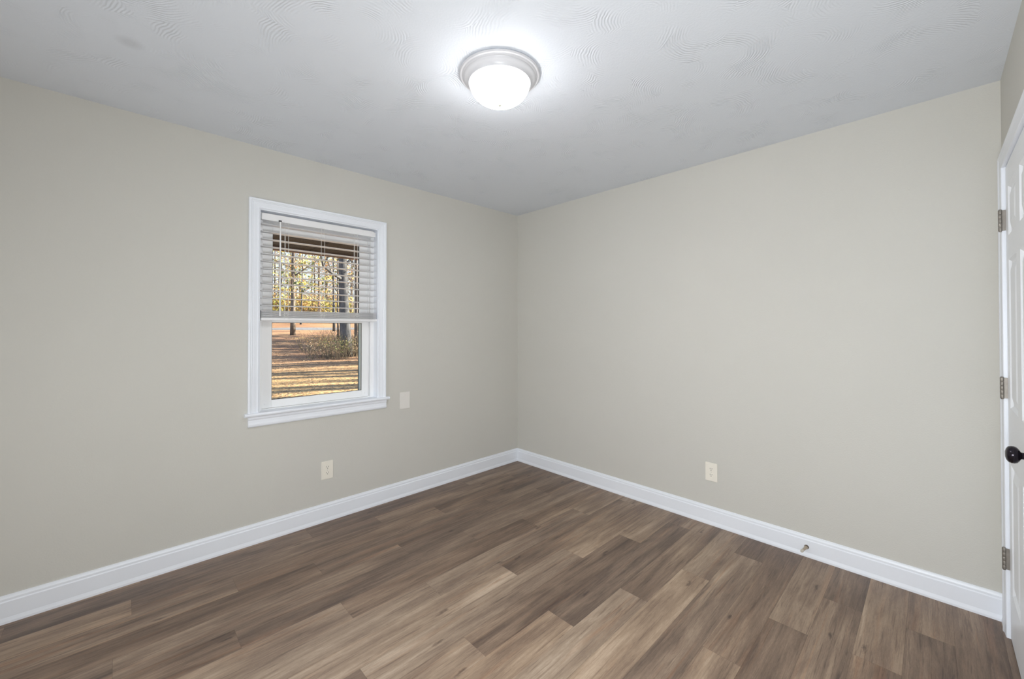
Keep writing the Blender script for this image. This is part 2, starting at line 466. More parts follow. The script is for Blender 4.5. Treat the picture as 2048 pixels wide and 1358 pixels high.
def planks():
    """rows run along X; joint = X of one butt joint in the row; tones per plank counted from the east wall"""
    P0, PW, PL = -0.035, 0.1455, 1.2385
    rows = {
        -1: (-.30, []),
        0: (-.743, [(.48, .42), (.30, .38), (.42, .30)]),
        1: (-.339, [(.45, .40), (.42, .46), (.42, .34), (.5, .5)]),
        2: (-1.19, [(.36, .29), (.42, .33), (.50, .42)]),
        3: (-.835, [(.46, .36), (.33, .42), (.29, .30)]),
        4: (-.40, [(.40, .34), (.46, .32), (.48, .48), (.36, .33)]),
        5: (-1.258, [(.44, .32), (.50, .42), (.36, .36)]),
        6: (-.856, [(.52, .46), (.30, .44), (.62, .52)]),
        7: (-.48, [(.50, .56), (.44, .56), (.58, .70)]),
        8: (-.095, [(.5, .5), (.40, .35), (.68, .72), (.6, .6)]),
        9: (-.951, [(.42, .70), (.52, .70), (.38, .5)]),
        10: (-.564, [(.40, .62), (.33, .34), (.56, .6)]),
        11: (-.18, [(.5, .44), (.38, .32), (.64, .66)]),
        12: (-1.033, [(.50, .42), (.72, .70), (.6, .6)]),
        13: (-.648, [(.46, .58), (.68, .64), (.6, .6)]),
        14: (-.265, [(.34, .32), (.52, .46), (.5, .6)]),
        15: (-1.122, [(.34, .50), (.56, .62), (.5, .5)]),
        16: (-.737, [(.50, .58), (.36, .42), (.5, .5)]),
        17: (-.383, [(.37, .34), (.42, .44), (.5, .5)]),
        18: (-.73, [(.54, .58), (.48, .5), (.5, .5)]),
        19: (-.376, [(.46, .50), (.32, .34), (.5, .5)]),
        20: (-.80, [(.36, .33), (.5, .5)]),
        21: (-.9, [(.4, .4), (.5, .5)]),
    }
    rng = random.Random(11)
    bm = bmesh.new()
    uvl = bm.loops.layers.uv.new('plank')
    col = bm.loops.layers.float_color.new('tone')
    g = 0.00025
    for k, (j, tones) in rows.items():
        y1, y0 = P0 - k*PW, P0 - (k+1)*PW
        y1c, y0c = min(y1, 0.0), max(y0, -L)
        if y1c - y0c < 0.004: continue
        x_hi = j
        while x_hi < 0: x_hi += PL
        n = 0
        while x_hi > XW:
            x_lo = x_hi - PL
            a, b = max(x_lo, XW), min(x_hi, 0.0)
            if b - a > 0.003:
                tr, tl = tones[n] if n < len(tones) else (rng.uniform(.3, .6), rng.uniform(.3, .6))
                skew = rng.uniform(-.10, .10)
                grey = rng.uniform(0, 1)
                uo, vo_ = rng.uniform(0, 50), rng.uniform(0, 50)
                NX, NY = 12, 3
                vs = [[bm.verts.new((a+g+(b-a-2*g)*i/NX, y0c+g+(y1c-y0c-2*g)*q/NY, 0)) for q in range(NY+1)] for i in range(NX+1)]
                for i in range(NX):
                    for q in range(NY):
                        f = bm.faces.new((vs[i][q], vs[i+1][q], vs[i+1][q+1], vs[i][q+1]))
                        for lp in f.loops:
                            co = lp.vert.co
                            lp[uvl].uv = (co.x + uo, co.y + vo_)
                            s_ = (x_hi - co.x)/PL
                            w = (co.y - y0)/PW - .5
                            lp[col] = (tr*(1-s_) + tl*s_ + skew*w, grey, 0, 1)
                n += 1
            x_hi = x_lo
    box(bm, XW-0.1, 0.1, -L-0.1, 0.1, -0.12, -0.0035, mi=1)
    return bm
bm = planks()
me = bpy.data.meshes.new('floor'); bm.to_mesh(me); bm.free()
me.materials.append(FLOOR); me.materials.append(UNDER)
fl = bpy.data.objects.new('floor', me); COL.objects.link(fl)
struct(fl, 'brown and grey wood plank floor', 'floor')

bm = bmesh.new(); box(bm, XW-T, T, -L-T, T, H, H+0.15)
struct(new_mesh('ceiling', bm, CEIL), 'pale grey ceiling with combed swirl plaster', 'ceiling')

# window opening in the north wall
WX0, WX1, WZ0, WZ1 = -2.246, -1.470, 0.778, 2.056
bm = bmesh.new()
box(bm, XW-T, WX0, 0, T, 0, H)
box(bm, WX1, T, 0, T, 0, H)
box(bm, WX0, WX1, 0, T, 0, WZ0)
box(bm, WX0, WX1, 0, T, WZ1, H)
bmesh.ops.remove_doubles(bm, verts=bm.verts, dist=1e-5)
struct(new_mesh('wall_north', bm, WALL), 'greige wall around the window', 'wall')
bm = bmesh.new(); box(bm, 0, T, -L-T, 0, 0, H)
struct(new_mesh('wall_east', bm, WALL), 'plain greige wall facing the camera', 'wall')
# door opening in the south wall
DX0, DX1, DZ = -0.848, -0.142, 2.012
bm = bmesh.new()
box(bm, XW-T, DX0, -L-T, -L, 0, H)
box(bm, DX1, 0, -L-T, -L, 0, H)
box(bm, DX0, DX1, -L-T, -L, DZ, H)
struct(new_mesh('wall_south', bm, WALL), 'greige wall holding the white door', 'wall')
VY0, VY1, VZ0, VZ1 = -2.20, -1.00, 0.45, 1.65
bm = bmesh.new()
box(bm, XW-T, XW, -L, VY0, 0, H)
box(bm, XW-T, XW, VY1, 0, 0, H)
box(bm, XW-T, XW, VY0, VY1, 0, VZ0)
box(bm, XW-T, XW, VY0, VY1, VZ1, H)
struct(new_mesh('wall_west', bm, WALL), 'greige wall behind the camera', 'wall')

# baseboards
BB = [(0, 0), (.0165, 0), (.0165, .010), (.0125, .026), (.0125, .094), (.0095, .099), (.0095, .108), (.006, .116), (.0045, .122), (0, .122)]
bm = bmesh.new(); prism(bm, BB, XW, 0, lambda u, v, t: (t, -u, v))
struct(new_mesh('baseboard_north', bm, TRIM), 'white baseboard under the window wall', 'baseboard')
bm = bmesh.new(); prism(bm, BB, -L, -0.004, lambda u, v, t: (-u, t, v))
struct(new_mesh('baseboard_east', bm, TRIM), 'white baseboard along the wall facing the camera', 'baseboard')
bm = bmesh.new()
prism(bm, BB, -0.0835, -0.010, lambda u, v, t: (t, -L+u, v))
prism(bm, BB, XW, DX0-0.06, lambda u, v, t: (t, -L+u, v))
struct(new_mesh('baseboard_south', bm, TRIM), 'white baseboard beside the door', 'baseboard')
bm = bmesh.new(); prism(bm, BB, -L+.02, -.02, lambda u, v, t: (XW+u, t, v))
struct(new_mesh('baseboard_west', bm, TRIM), 'white baseboard behind the camera', 'baseboard')

# ------------------------------------------------------------------ window 1
win = struct(empty('window_1', (-1.858, 0, WZ0)), 'white single-hung window with sill and moulded casing', 'window')
wo_ = Vector((-1.858, 0, WZ0))
def child(name, bm, mt, parent, **kw):
    o = new_mesh(name, bm, mt, parent, **kw)
    base = Vector((0, 0, 0)); p_ = parent
    while p_ is not None:
        base += p_.location; p_ = p_.parent
    o.data.transform(Matrix.Translation(-base))
    return o
CAS = [(0, 0), (0, .008), (.004, .0105), (.008, .0105), (.010, .0085), (.014, .009), (.030, .0125), (.036, .0125), (.039, .0155), (.043, .015), (.047, .019), (.055, .019), (.058, .017), (.058, 0)]
bm = bmesh.new(); mitred(bm, CAS, WX0, WX1, 0.797, WZ1, lambda a, b, t: (a, -t, b))
child('casing', bm, TRIM, win)
# stool (sill) with rounded nose
prof = [(.065, .776), (-.026, .776), (-.031, .779), (-.034, .784), (-.034, .790), (-.031, .795), (-.026, .798), (.065, .798)]
bm = bmesh.new(); prism(bm, prof, -2.322, -1.388, lambda u, v, t: (t, u, v))
for v in list(bm.verts):      # behind the wall face the stool fits between the jambs
    pass
bmesh.ops.bisect_plane(bm, geom=bm.verts[:]+bm.edges[:]+bm.faces[:], plane_co=(0, 0, 0), plane_no=(0, 1, 0), clear_outer=True)
bmesh.ops.holes_fill(bm, edges=bm.edges)
box(bm, WX0, WX1, -0.002, 0.06, .776, .798)
child('sill', bm, TRIM, win)
prof = [(0, .712), (-.010, .712), (-.015, .718), (-.016, .728), (-.014, .740), (-.013, .755), (-.017, .762), (-.017, .776), (0, .776)]
bm = bmesh.new(); prism(bm, prof, -2.302, -1.408, lambda u, v, t: (t, u, v))
child('apron', bm, TRIM, win)
# jamb boards lining the opening
bm = bmesh.new()
j = .006
box(bm, WX0-.001, WX0+j, -.001, .06, .798, WZ1)
box(bm, WX1-j, WX1+.001, -.001, .06, .798, WZ1)
box(bm, WX0+j, WX1-j, -.001, .06, WZ1-j, WZ1+.001)
child('jamb', bm, TRIM, win)
# vinyl frame
FX0, FX1 = WX0+.002, WX1-.002
bm = bmesh.new()
def ring(bm, x0, x1, z0, z1, l, r, b, t, y0, y1, bev=.0025):
    box(bm, x0, x0+l, y0, y1, z0, z1, bevel=bev)
    box(bm, x1-r, x1, y0, y1, z0, z1, bevel=bev)
    box(bm, x0+l, x1-r, y0, y1, z0, z0+b, bevel=bev)
    box(bm, x0+l, x1-r, y0, y1, z1-t, z1, bevel=bev)
ring(bm, FX0, FX1, .785, WZ1-.002, .030, .030, .018, .055, .060, .150)
for sx in (FX0+.030, FX1-.036):
    box(bm, sx, sx+.006, .086, .091, .80, 2.0)
child('frame', bm, VINYL, win)
# lower sash
sl = None
bm = bmesh.new(); ring(bm, -2.214, -1.514, .804, 1.390, .056, .050, .050, .038, .068, .092, .003)
sash = child('sash', bm, VINYL, win)
bm = bmesh.new(); box(bm, -2.160, -1.562, .079, .082, .852, 1.354)
child('pane', bm, GLASS, sash)
bm = bmesh.new(); ring(bm, -2.1585, -1.5635, .8535, 1.3525, .0025, .003, .003, .003, .0735, .0785, 0)
child('gasket', bm, GASKET, sash)
for sx in (-2.200, -1.540):
    bm = bmesh.new(); box(bm, sx, sx+.016, .0655, .069, .826, .838, bevel=.001)
    child('tilt_latch', bm, VINYL, sash)
# upper sash
bm = bmesh.new(); ring(bm, -2.214, -1.503, 1.352, 2.004, .066, .068, .036, .070, .100, .124, .003)
sash2 = child('sash', bm, VINYL, win)
bm = bmesh.new(); box(bm, -2.150, -1.569, .110, .113, 1.386, 1.936)
child('pane', bm, GLASS, sash2)
bm = bmesh.new(); ring(bm, -2.1485, -1.5705, 1.3875, 1.9345, .0025, .006, .003, .003, .1045, .1095, 0)
child('gasket', bm, GASKET, sash2)

bm = bmesh.new(); ring(bm, -2.214, -1.503, .803, 1.385, .045, .058, .026, .026, .132, .144, .001)
scr = child('screen_frame', bm, SCREENF, win)
bm = bmesh.new(); ring(bm, -2.1695, -1.5605, .8285, 1.3595, .003, .005, .003, .003, .1305, .1325, 0)
child('spline', bm, GASKET, scr)

# unseen window added in the west wall to house the fill light
win2 = struct(empty('added_window_2', (XW, -1.6, VZ0)), 'added unseen white window framing the fill light behind the camera', 'window')
bm = bmesh.new(); mitred(bm, CAS, VY0, VY1, VZ0-.06, VZ1, lambda a, b, t: (XW+t, a, b))
box(bm, XW, XW+.015, VY0, VY1, VZ0-.06, VZ0)
child('casing', bm, TRIM, win2)
bm = bmesh.new()
box(bm, XW-.13, XW-.09, VY0, VY0+.05, VZ0, VZ1); box(bm, XW-.13, XW-.09, VY1-.05, VY1, VZ0, VZ1)
for za in (VZ0, 1.03, VZ1-.05): box(bm, XW-.13, XW-.09, VY0+.05, VY1-.05, za, za+.05)
child('frame', bm, VINYL, win2)
bm = bmesh.new(); box(bm, XW-.112, XW-.108, VY0+.05, VY1-.05, VZ0+.05, VZ1-.05)
child('pane', bm, GLASS, win2)

# ------------------------------------------------------------------ blind
blind = tag(empty('window_blind', (-1.86, .03, 1.363)), 'white horizontal slat blind raised halfway up the window', 'blind')
BX0, BX1 = -2.236, -1.482
bm = bmesh.new()
box(bm, BX0+.002, BX1-.002, .014, .058, 1.999, 2.032, bevel=.002)
box(bm, BX0+.004, BX1-.020, .008, .014, 1.994, 2.036, bevel=.0015)
child('headrail', bm, BLIND, blind)
def slat(z, th=.0032, crown=.003, tilt=0.0):
    bm = bmesh.new()
    n = 6
    top = []; bot = []
    for i in range(n+1):
        s_ = i/n
        y = .005 + .05*s_
        dz = crown*(1-(2*s_-1)**2) + tilt*(s_-.5)
        top.append((y, z+dz+th/2)); bot.append((y, z+dz-th/2))
    prism(bm, bot + top[::-1], BX0+.003, BX1-.003, lambda u, v, t: (t, u, v))
    return bm
for k in range(12):
    child('slat', slat(1.457 + .0464*k), SLAT_SHADED, blind, smooth=True, angle=40)
for k in range(7):
    child('slat', slat(1.3865 + .0062*k, crown=.0015), SLAT_SHADED, blind, smooth=True, angle=40)
bm = bmesh.new(); box(bm, BX0+.002, BX1+.010, .004, .056, 1.363, 1.382, bevel=.004, seg=3)
child('bottom_rail', bm, BLIND, blind)
for cx in (-2.093, -1.868, -1.638):
    bm = bmesh.new()
    for (dx, y) in ((-.010, .0035), (.008, .0565), (.012, .0035)):
        tube(bm, [(cx+dx, y, 2.0), (cx+dx, y, 1.37)], [.0011]*2, n=5)
    # bunched loops where the raised slats are stacked
    rng = random.Random(int(-cx*1000))
    for q in range(5):
        pts = []
        ox, oz = cx + rng.uniform(-.02, .02), 1.40 + rng.uniform(-.015, .015)
        for a in range(9):
            th = a/8*2*PI
            pts.append((ox + .014*math.cos(th), .0015 - .003*abs(math.sin(th)), oz + .009*math.sin(th)))
        tube(bm, pts, [.0008]*9, n=4)
    child('ladder_cord', bm, CORD, blind)
bm = bmesh.new()
tube(bm, [(-2.131, -.004, 1.992), (-2.131, -.006, 1.97), (-2.131, -.006, 1.415), (-2.131, -.006, 1.392)], [.0035, .0045, .0045, .006], n=10)
wand = child('tilt_wand', bm, BLIND, blind, smooth=True, angle=50)
bm = bmesh.new(); box(bm, -2.139, -2.123, -.006, .006, 1.994, 2.002, bevel=.001)
child('hook', bm, SLOT, wand)

# ------------------------------------------------------------------ door 1
door = struct(empty('door_1', (-.485, -L, 0)), 'white six-panel door with dark knob beside the blank wall', 'door')
CASD = [(0, 0), (0, .0115), (.003, .0135), (.008, .0135), (.040, .0150), (.046, .0180), (.052, .0190), (.058, .0175), (.058, 0)]
bm = bmesh.new(); mitred(bm, CASD, DX0+.002, DX1-.002, 0.0, DZ-.008, lambda a, b, t: (a, -L+t, b))
child('casing', bm, TRIM, door)
bm = bmesh.new()
box(bm, DX1-.004, DX1, -L-.12, -L+.004, 0, DZ)
box(bm, DX0, DX0+.004, -L-.12, -L+.004, 0, DZ)
box(bm, DX0, DX1, -L-.12, -L+.004, DZ-.004, DZ)
box(bm, DX0, DX1, -L-.055, -L-.043, DZ-.02, DZ)
child('jamb', bm, TRIM, door)
# slab with six raised panels (front face grid with insets)
PX0, PX1 = DX0+.0065, DX1-.0085
PZ0, PZ1 = .010, DZ-.0125
yf = -L + .001
def slab():
    bm = bmesh.new()
    w = PX1-PX0
    c1 = (PX1-.075-.222, PX1-.075); c2 = (PX0+.075, PX0+.075+.222)
    cols = [c2, c1]
    rws = [(.215, .752), (.985, 1.600), (1.700, 1.905)]
    xs = sorted({PX0, PX1, *c1, *c2}); zs = sorted({PZ0, PZ1, *[z for r in rws for z in r]})
    V = {(x, z): bm.verts.new((x, yf, z)) for x in xs for z in zs}
    for i in range(len(xs)-1):
        for q in range(len(zs)-1):
            x0, x1, z0, z1 = xs[i], xs[i+1], zs[q], zs[q+1]
            quad = [V[(x0, z0)], V[(x1, z0)], V[(x1, z1)], V[(x0, z1)]]
            ispanel = any(abs(c[0]-x0) < 1e-6 for c in cols) and any(abs(r[0]-z0) < 1e-6 for r in rws)
            if not ispanel:
                bm.faces.new(quad); continue
            prev = quad
            for ins, d in ((.010, -.0075), (.018, -.0085), (.022, -.0075), (.048, -.001), (.050, -.0005)):
                cur = [bm.verts.new((x0+ins, yf+d, z0+ins)), bm.verts.new((x1-ins, yf+d, z0+ins)),
                       bm.verts.new((x1-ins, yf+d, z1-ins)), bm.verts.new((x0+ins, yf+d, z1-ins))]
                for a in range(4):
                    bm.faces.new((prev[a], prev[(a+1) % 4], cur[(a+1) % 4], cur[a]))
                prev = cur
            bm.faces.new(prev)
    # sides and back
    B = {(x, z): bm.verts.new((x, yf-.035, z)) for x in (PX0, PX1) for z in (PZ0, PZ1)}
    bm.faces.new((B[(PX0, PZ0)], B[(PX0, PZ1)], B[(PX1, PZ1)], B[(PX1, PZ0)]))
    for z in (PZ0, PZ1):
        bm.faces.new([V[(x, z)] for x in xs] + [B[(PX1, z)], B[(PX0, z)]])
    for x in (PX0, PX1):
        bm.faces.new([V[(x, z)] for z in zs] + [B[(x, PZ1)], B[(x, PZ0)]])
    return bm
child('panel', slab(), DOORP, door)
for hz in (1.777, 1.060, .334):
    bm = bmesh.new()
    hx, hy = DX1-.005, -L+.0165
    z0 = hz-.045
    for q in range(5):
        a, b = z0+q*.018, z0+(q+1)*.018
        lathe(bm, [(0, a+.0004), (.0058, a+.0004), (.0062, a+.0012), (.0062, b-.0012), (.0058, b-.0004), (0, b-.0004)],
              lambda x, y, h: (hx+x, hy+y, h), n=16, cap=False)
    lathe(bm, [(0, z0-.004), (.004, z0-.003), (.005, z0), (0, z0)], lambda x, y, h: (hx+x, hy+y, h), n=14, cap=False)
    lathe(bm, [(0, z0+.090), (.005, z0+.090), (.004, z0+.093), (0, z0+.094)], lambda x, y, h: (hx+x, hy+y, h), n=14, cap=False)
    # leaf wings wrapping back to jamb and door edge
    box(bm, hx-.0022, hx-.0004, -L-.02, hy-.003, z0+.001, z0+.089)
    box(bm, hx+.0004, hx+.0022, -L-.02, hy-.003, z0+.001, z0+.089)
    child('hinge', bm, NICKEL, door, smooth=True, angle=40)
# knob (axis along +Y into the room)
KX, KZ = -.765, .902
bm = bmesh.new()
lathe(bm, [(0, .0), (.012, .0), (.012, .014), (.0105, .020), (.0115, .024), (.019, .0275), (.0250, .032), (.0278, .038), (.0278, .044), (.0255, .050), (.019, .0545), (.010, .057), (0, .0575)],
      lambda x, y, h: (KX+x, yf+h, KZ+y), n=40, cap=False)
knob = child('knob', bm, BRONZE, door, smooth=True)
bm = bmesh.new()
lathe(bm, [(0, 0), (.032, 0), (.032, .003), (.029, .007), (.017, .009), (.013, .010), (0, .010)], lambda x, y, h: (KX+x, yf+h, KZ+y), n=40, cap=False)
child('rosette', bm, BRONZE, knob, smooth=True, angle=40)

# ------------------------------------------------------------------ ceiling light
LX, LY = -1.660, -1.562
lamp = tag(empty('ceiling_light', (LX, LY, H)), 'round white flush-mount ceiling light, lit, with frosted glass bowl', 'ceiling light')
bm = bmesh.new()
lathe(bm, [(0, 0), (.171, 0), (.177, -.004), (.178, -.008), (.174, -.012), (.167, -.013), (.164, -.017), (.160, -.019), (.158, -.023), (.151, -.027), (.143, -.034), (.139, -.040), (.137, -.044), (.130, -.044), (.128, -.036), (0, -.034)],
      lambda x, y, h: (x, y, h), n=72, cap=False)
o = new_mesh('canopy', bm, PAN, lamp, smooth=True, angle=35)
bm = bmesh.new()
prof = []
for i in range(17):
    a = i/16*PI/2
    prof.append((.1335*math.cos(a)**.92 if i < 16 else 0, -.038 - .092*math.sin(a)))
lathe(bm, prof, lambda x, y, h: (x, y, h), n=72, cap=False)
shade = new_mesh('glass_shade', bm, LAMP, lamp, smooth=True)
bm = bmesh.new()
lathe(bm, [(0, -.126), (.010, -.1275), (.0115, -.131), (.009, -.135), (.005, -.140), (0, -.142)], lambda x, y, h: (x, y, h), n=20, cap=False)
new_mesh('finial', bm, FINIAL, lamp, smooth=True)

# ------------------------------------------------------------------ outlets, plate, door stop
def outlet(place_fn, label):
    """local: a across, b up, t out of the wall; origin at plate centre"""
    root = tag(empty('wall_outlet', place_fn(0, 0, 0)), label, 'outlet', 'wall outlets')
    org = Vector(place_fn(0, 0, 0))
    def add(name, build, mt, par, **kw):
        bm = bmesh.new(); build(bm)
        for v in bm.verts:
            v.co = Vector(place_fn(*v.co)) - org
        return new_mesh(name, bm, mt, par, **kw)
    add('cover_plate', lambda bm: box(bm, -.0385, .0385, -.061, .061, 0, .0058, bevel=.0028, seg=3), ALMOND, root)
    for zc in (.0195, -.0195):
        def sock(bm):
            pr = []
            for i in range(28):
                a = 2*PI*i/28
                pr.append((.0172*math.cos(a), max(-.0118, min(.0118, .0172*math.sin(a)))))
            prism(bm, pr, .0045, .0074, lambda u, v, t: (u, zc+v, t))
            box(bm, -.0072, -.0050, zc-.0008, zc+.0078, .0066, .0077, mi=1)
            box(bm, .0050, .0072, zc+.0002, zc+.0072, .0066, .0077, mi=1)
            lathe(bm, [(0, .0066), (.0025, .0066), (.0025, .0077), (0, .0077)], lambda x, y, h: (x, zc-.0068+y, h), n=12, mi=1, cap=False)
        add('socket', sock, [ALMOND, SLOT], root)
    add('screw', lambda bm: lathe(bm, [(0, .005), (.0032, .005), (.0032, .0064), (.002, .0072), (0, .0073)], lambda x, y, h: (x, y, h), n=14, cap=False), SCREW, root)
    return root
outlet(lambda a, b, t: (-1.8345+a, -t, .346+b), 'almond duplex outlet on the wall below the window')
outlet(lambda a, b, t: (-t, -1.8495-a, .351+b), 'almond duplex outlet on the wall facing the camera')

bp_ = tag(empty('blank_plate', (-1.2475, 0, .749)), 'plain pale blank cover plate on the wall beside the window', 'wall plate')
bm = bmesh.new(); box(bm, -.0430, .0430, -.0058, 0, -.0660, .0660, bevel=.0026, seg=3)
new_mesh('cover_plate', bm, PALE, bp_)
for zc in (.043, -.043):
    bm = bmesh.new(); lathe(bm, [(0, .0050), (.003, .0050), (.003, .0060), (.0015, .0066), (0, .0067)], lambda x, y, h: (x, -h, zc+y), n=12, cap=False)
    new_mesh('screw', bm, PALE, bp_)

SY, SZ = -2.376, .057
ds = tag(empty('door_stop', (-.0125, SY, SZ)), 'small tan door stop sticking out of the white baseboard', 'door stop')
bm = bmesh.new()
lathe(bm, [(0, 0), (.0115, 0), (.0115, .004), (.0100, .008), (.0085, .011), (0, .011)], lambda x, y, h: (-h, x, y), n=24, cap=False)
new_mesh('flange', bm, STOPD, ds, smooth=True, angle=40)
bm = bmesh.new()
lathe(bm, [(0, .008), (.0095, .009), (.0078, .020), (.0062, .036), (.0056, .066), (0, .066)], lambda x, y, h: (-h, x, y), n=24, cap=False)
new_mesh('post', bm, STOPB, ds, smooth=True, angle=40)
bm = bmesh.new()
lathe(bm, [(0, .062), (.0070, .062), (.0074, .066), (.0074, .076), (.006, .080), (0, .081)], lambda x, y, h: (-h, x, y), n=24, cap=False)
new_mesh('tip', bm, RUBBER, ds, smooth=True, angle=40)
ds.rotation_euler = (0, 0, -math.radians(7))

# ------------------------------------------------------------------ outside
CS, SN = math.cos(.318), math.sin(.318)      # away from the house along the view through the window
def along(x, y): return (x + 2.871)*SN + (y + 2.893)*CS
def across(x, y): return (x + 2.871)*CS - (y + 2.893)*SN
def from_sa(s, a): return (-2.871 + s*SN + a*CS, -2.893 + s*CS - a*SN)
def zg(x, y):   # the yard climbs gently to the road
    s = along(x, y)
    z = -.60 + .055*max(0, s-12)
    if s > 47: z += .035*(s-47)
    z += .03*math.sin(x*.9 + 1.3)*math.sin(y*.7) * min(1, max(0, (s-6)/6))
    return z

def ground_mat():
    m_, nt, bs = mat('leaf_strewn_ground')
    Lk = nt.links.new
    bs.inputs['Roughness'].default_value = 0.95
    bs.inputs['Specular IOR Level'].default_value = 0.1
    tc = nd(nt, 'ShaderNodeTexCoord')
    n1 = nd(nt, 'ShaderNodeTexNoise'); n1.inputs['Scale'].default_value = .35; n1.inputs['Detail'].default_value = 6; n1.inputs['Roughness'].default_value = .7
    n2 = nd(nt, 'ShaderNodeTexNoise'); n2.inputs['Scale'].default_value = 14; n2.inputs['Detail'].default_value = 5; n2.inputs['Roughness'].default_value = .75
    Lk(tc.outputs['Object'], n1.inputs['Vector']); Lk(tc.outputs['Object'], n2.inputs['Vector'])
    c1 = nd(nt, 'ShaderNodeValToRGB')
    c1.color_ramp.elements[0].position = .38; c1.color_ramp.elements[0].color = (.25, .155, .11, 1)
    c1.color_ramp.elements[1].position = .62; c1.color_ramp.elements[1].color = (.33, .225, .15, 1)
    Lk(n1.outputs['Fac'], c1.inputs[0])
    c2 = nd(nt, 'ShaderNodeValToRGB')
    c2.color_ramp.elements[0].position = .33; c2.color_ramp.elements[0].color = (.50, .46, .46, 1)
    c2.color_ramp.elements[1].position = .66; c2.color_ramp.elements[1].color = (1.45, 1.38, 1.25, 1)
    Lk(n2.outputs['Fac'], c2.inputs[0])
    # straw grass near the house, brown leaf litter farther out
    dt = nd(nt, 'ShaderNodeVectorMath', operation='DOT_PRODUCT'); dt.inputs[1].default_value = (SN, CS, 0)
    Lk(tc.outputs['Object'], dt.inputs[0])
    ad = nd(nt, 'ShaderNodeMath', operation='MULTIPLY_ADD'); ad.inputs[1].default_value = 6.0
    Lk(n1.outputs['Fac'], ad.inputs[0]); Lk(dt.outputs['Value'], ad.inputs[2])
    gm = nd(nt, 'ShaderNodeMapRange'); gm.inputs['From Min'].default_value = 14.5; gm.inputs['From Max'].default_value = 19.5
    Lk(ad.outputs[0], gm.inputs['Value'])
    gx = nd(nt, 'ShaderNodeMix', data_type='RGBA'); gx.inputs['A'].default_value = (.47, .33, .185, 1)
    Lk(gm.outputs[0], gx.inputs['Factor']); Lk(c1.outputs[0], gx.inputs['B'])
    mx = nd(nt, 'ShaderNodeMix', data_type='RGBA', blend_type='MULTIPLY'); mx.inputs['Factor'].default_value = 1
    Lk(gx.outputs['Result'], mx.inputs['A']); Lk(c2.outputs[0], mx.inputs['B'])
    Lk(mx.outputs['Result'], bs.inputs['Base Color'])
    b = nd(nt, 'ShaderNodeBump'); b.inputs['Strength'].default_value = .6; b.inputs['Distance'].default_value = .05
    Lk(n2.outputs['Fac'], b.inputs['Height']); Lk(b.outputs[0], bs.inputs['Normal'])
    return m_
GROUND = ground_mat()

def island_leaf_mat(name, cols, trans=0.35):
    m_, nt, bs = mat(name)
    Lk = nt.links.new
    g_ = nd(nt, 'ShaderNodeNewGeometry')
    cr = nd(nt, 'ShaderNodeValToRGB'); cr.color_ramp.interpolation = 'CONSTANT'
    e = cr.color_ramp.elements
    n = len(cols)
    e[0].position = 0; e[0].color = (*cols[0], 1)
    e[1].position = 1/n; e[1].color = (*cols[1], 1)
    for i in range(2, n):
        x = e.new(i/n); x.color = (*cols[i], 1)
    Lk(g_.outputs['Random Per Island'], cr.inputs[0])
    Lk(cr.outputs[0], bs.inputs['Base Color'])
    bs.inputs['Roughness'].default_value = .7
    tl = nd(nt, 'ShaderNodeBsdfTranslucent'); Lk(cr.outputs[0], tl.inputs['Color'])
    mx = nd(nt, 'ShaderNodeMixShader'); mx.inputs[0].default_value = trans
    Lk(bs.outputs[0], mx.inputs[1]); Lk(tl.outputs[0], mx.inputs[2])
    Lk(mx.outputs[0], nt.nodes['Material Output'].inputs['Surface'])
    return m_
LEAF_YG = island_leaf_mat('yellow_green_leaves', [(.42, .40, .08), (.55, .42, .10), (.28, .33, .07), (.50, .34, .12), (.38, .42, .14)])
LEAF_OR = island_leaf_mat('russet_leaves', [(.45, .26, .10), (.36, .17, .07), (.55, .40, .14), (.30, .20, .10), (.50, .30, .09)])
LEAF_GR = island_leaf_mat('olive_needles', [(.16, .20, .06), (.24, .26, .08), (.34, .30, .09), (.12, .15, .05)])
LEAF_FL = island_leaf_mat('fallen_leaf_litter', [(.38, .25, .16), (.28, .18, .12), (.48, .36, .23), (.21, .14, .10), (.55, .45, .30), (.17, .12, .10)], .1)

def bark_mat(name, c0, c1, sc=7):
    m_, nt, bs = mat(name)
    Lk = nt.links.new
    tc = nd(nt, 'ShaderNodeTexCoord')
    mp = nd(nt, 'ShaderNodeMapping'); mp.inputs['Scale'].default_value = (1, 1, .3); Lk(tc.outputs['Object'], mp.inputs['Vector'])
    n = nd(nt, 'ShaderNodeTexNoise'); n.inputs['Scale'].default_value = sc; n.inputs['Detail'].default_value = 6; n.inputs['Roughness'].default_value = .7
    Lk(mp.outputs[0], n.inputs['Vector'])
    cr = nd(nt, 'ShaderNodeValToRGB')
    cr.color_ramp.elements[0].position = .35; cr.color_ramp.elements[0].color = (*c0, 1)
    cr.color_ramp.elements[1].position = .65; cr.color_ramp.elements[1].color = (*c1, 1)
    Lk(n.outputs['Fac'], cr.inputs[0]); Lk(cr.outputs[0], bs.inputs['Base Color'])
    bs.inputs['Roughness'].default_value = .9
    b = nd(nt, 'ShaderNodeBump'); b.inputs['Strength'].default_value = .8; b.inputs['Distance'].default_value = .03
    Lk(n.outputs['Fac'], b.inputs['Height']); Lk(b.outputs[0], bs.inputs['Normal'])
    return m_
BARK_G = bark_mat('blue_grey_bark', (.035, .038, .045), (.13, .135, .15))
BARK_B = bark_mat('brown_bark', (.085, .07, .06), (.22, .185, .16))
TWIG = bark_mat('dry_twig', (.09, .07, .05), (.24, .19, .12), 20)

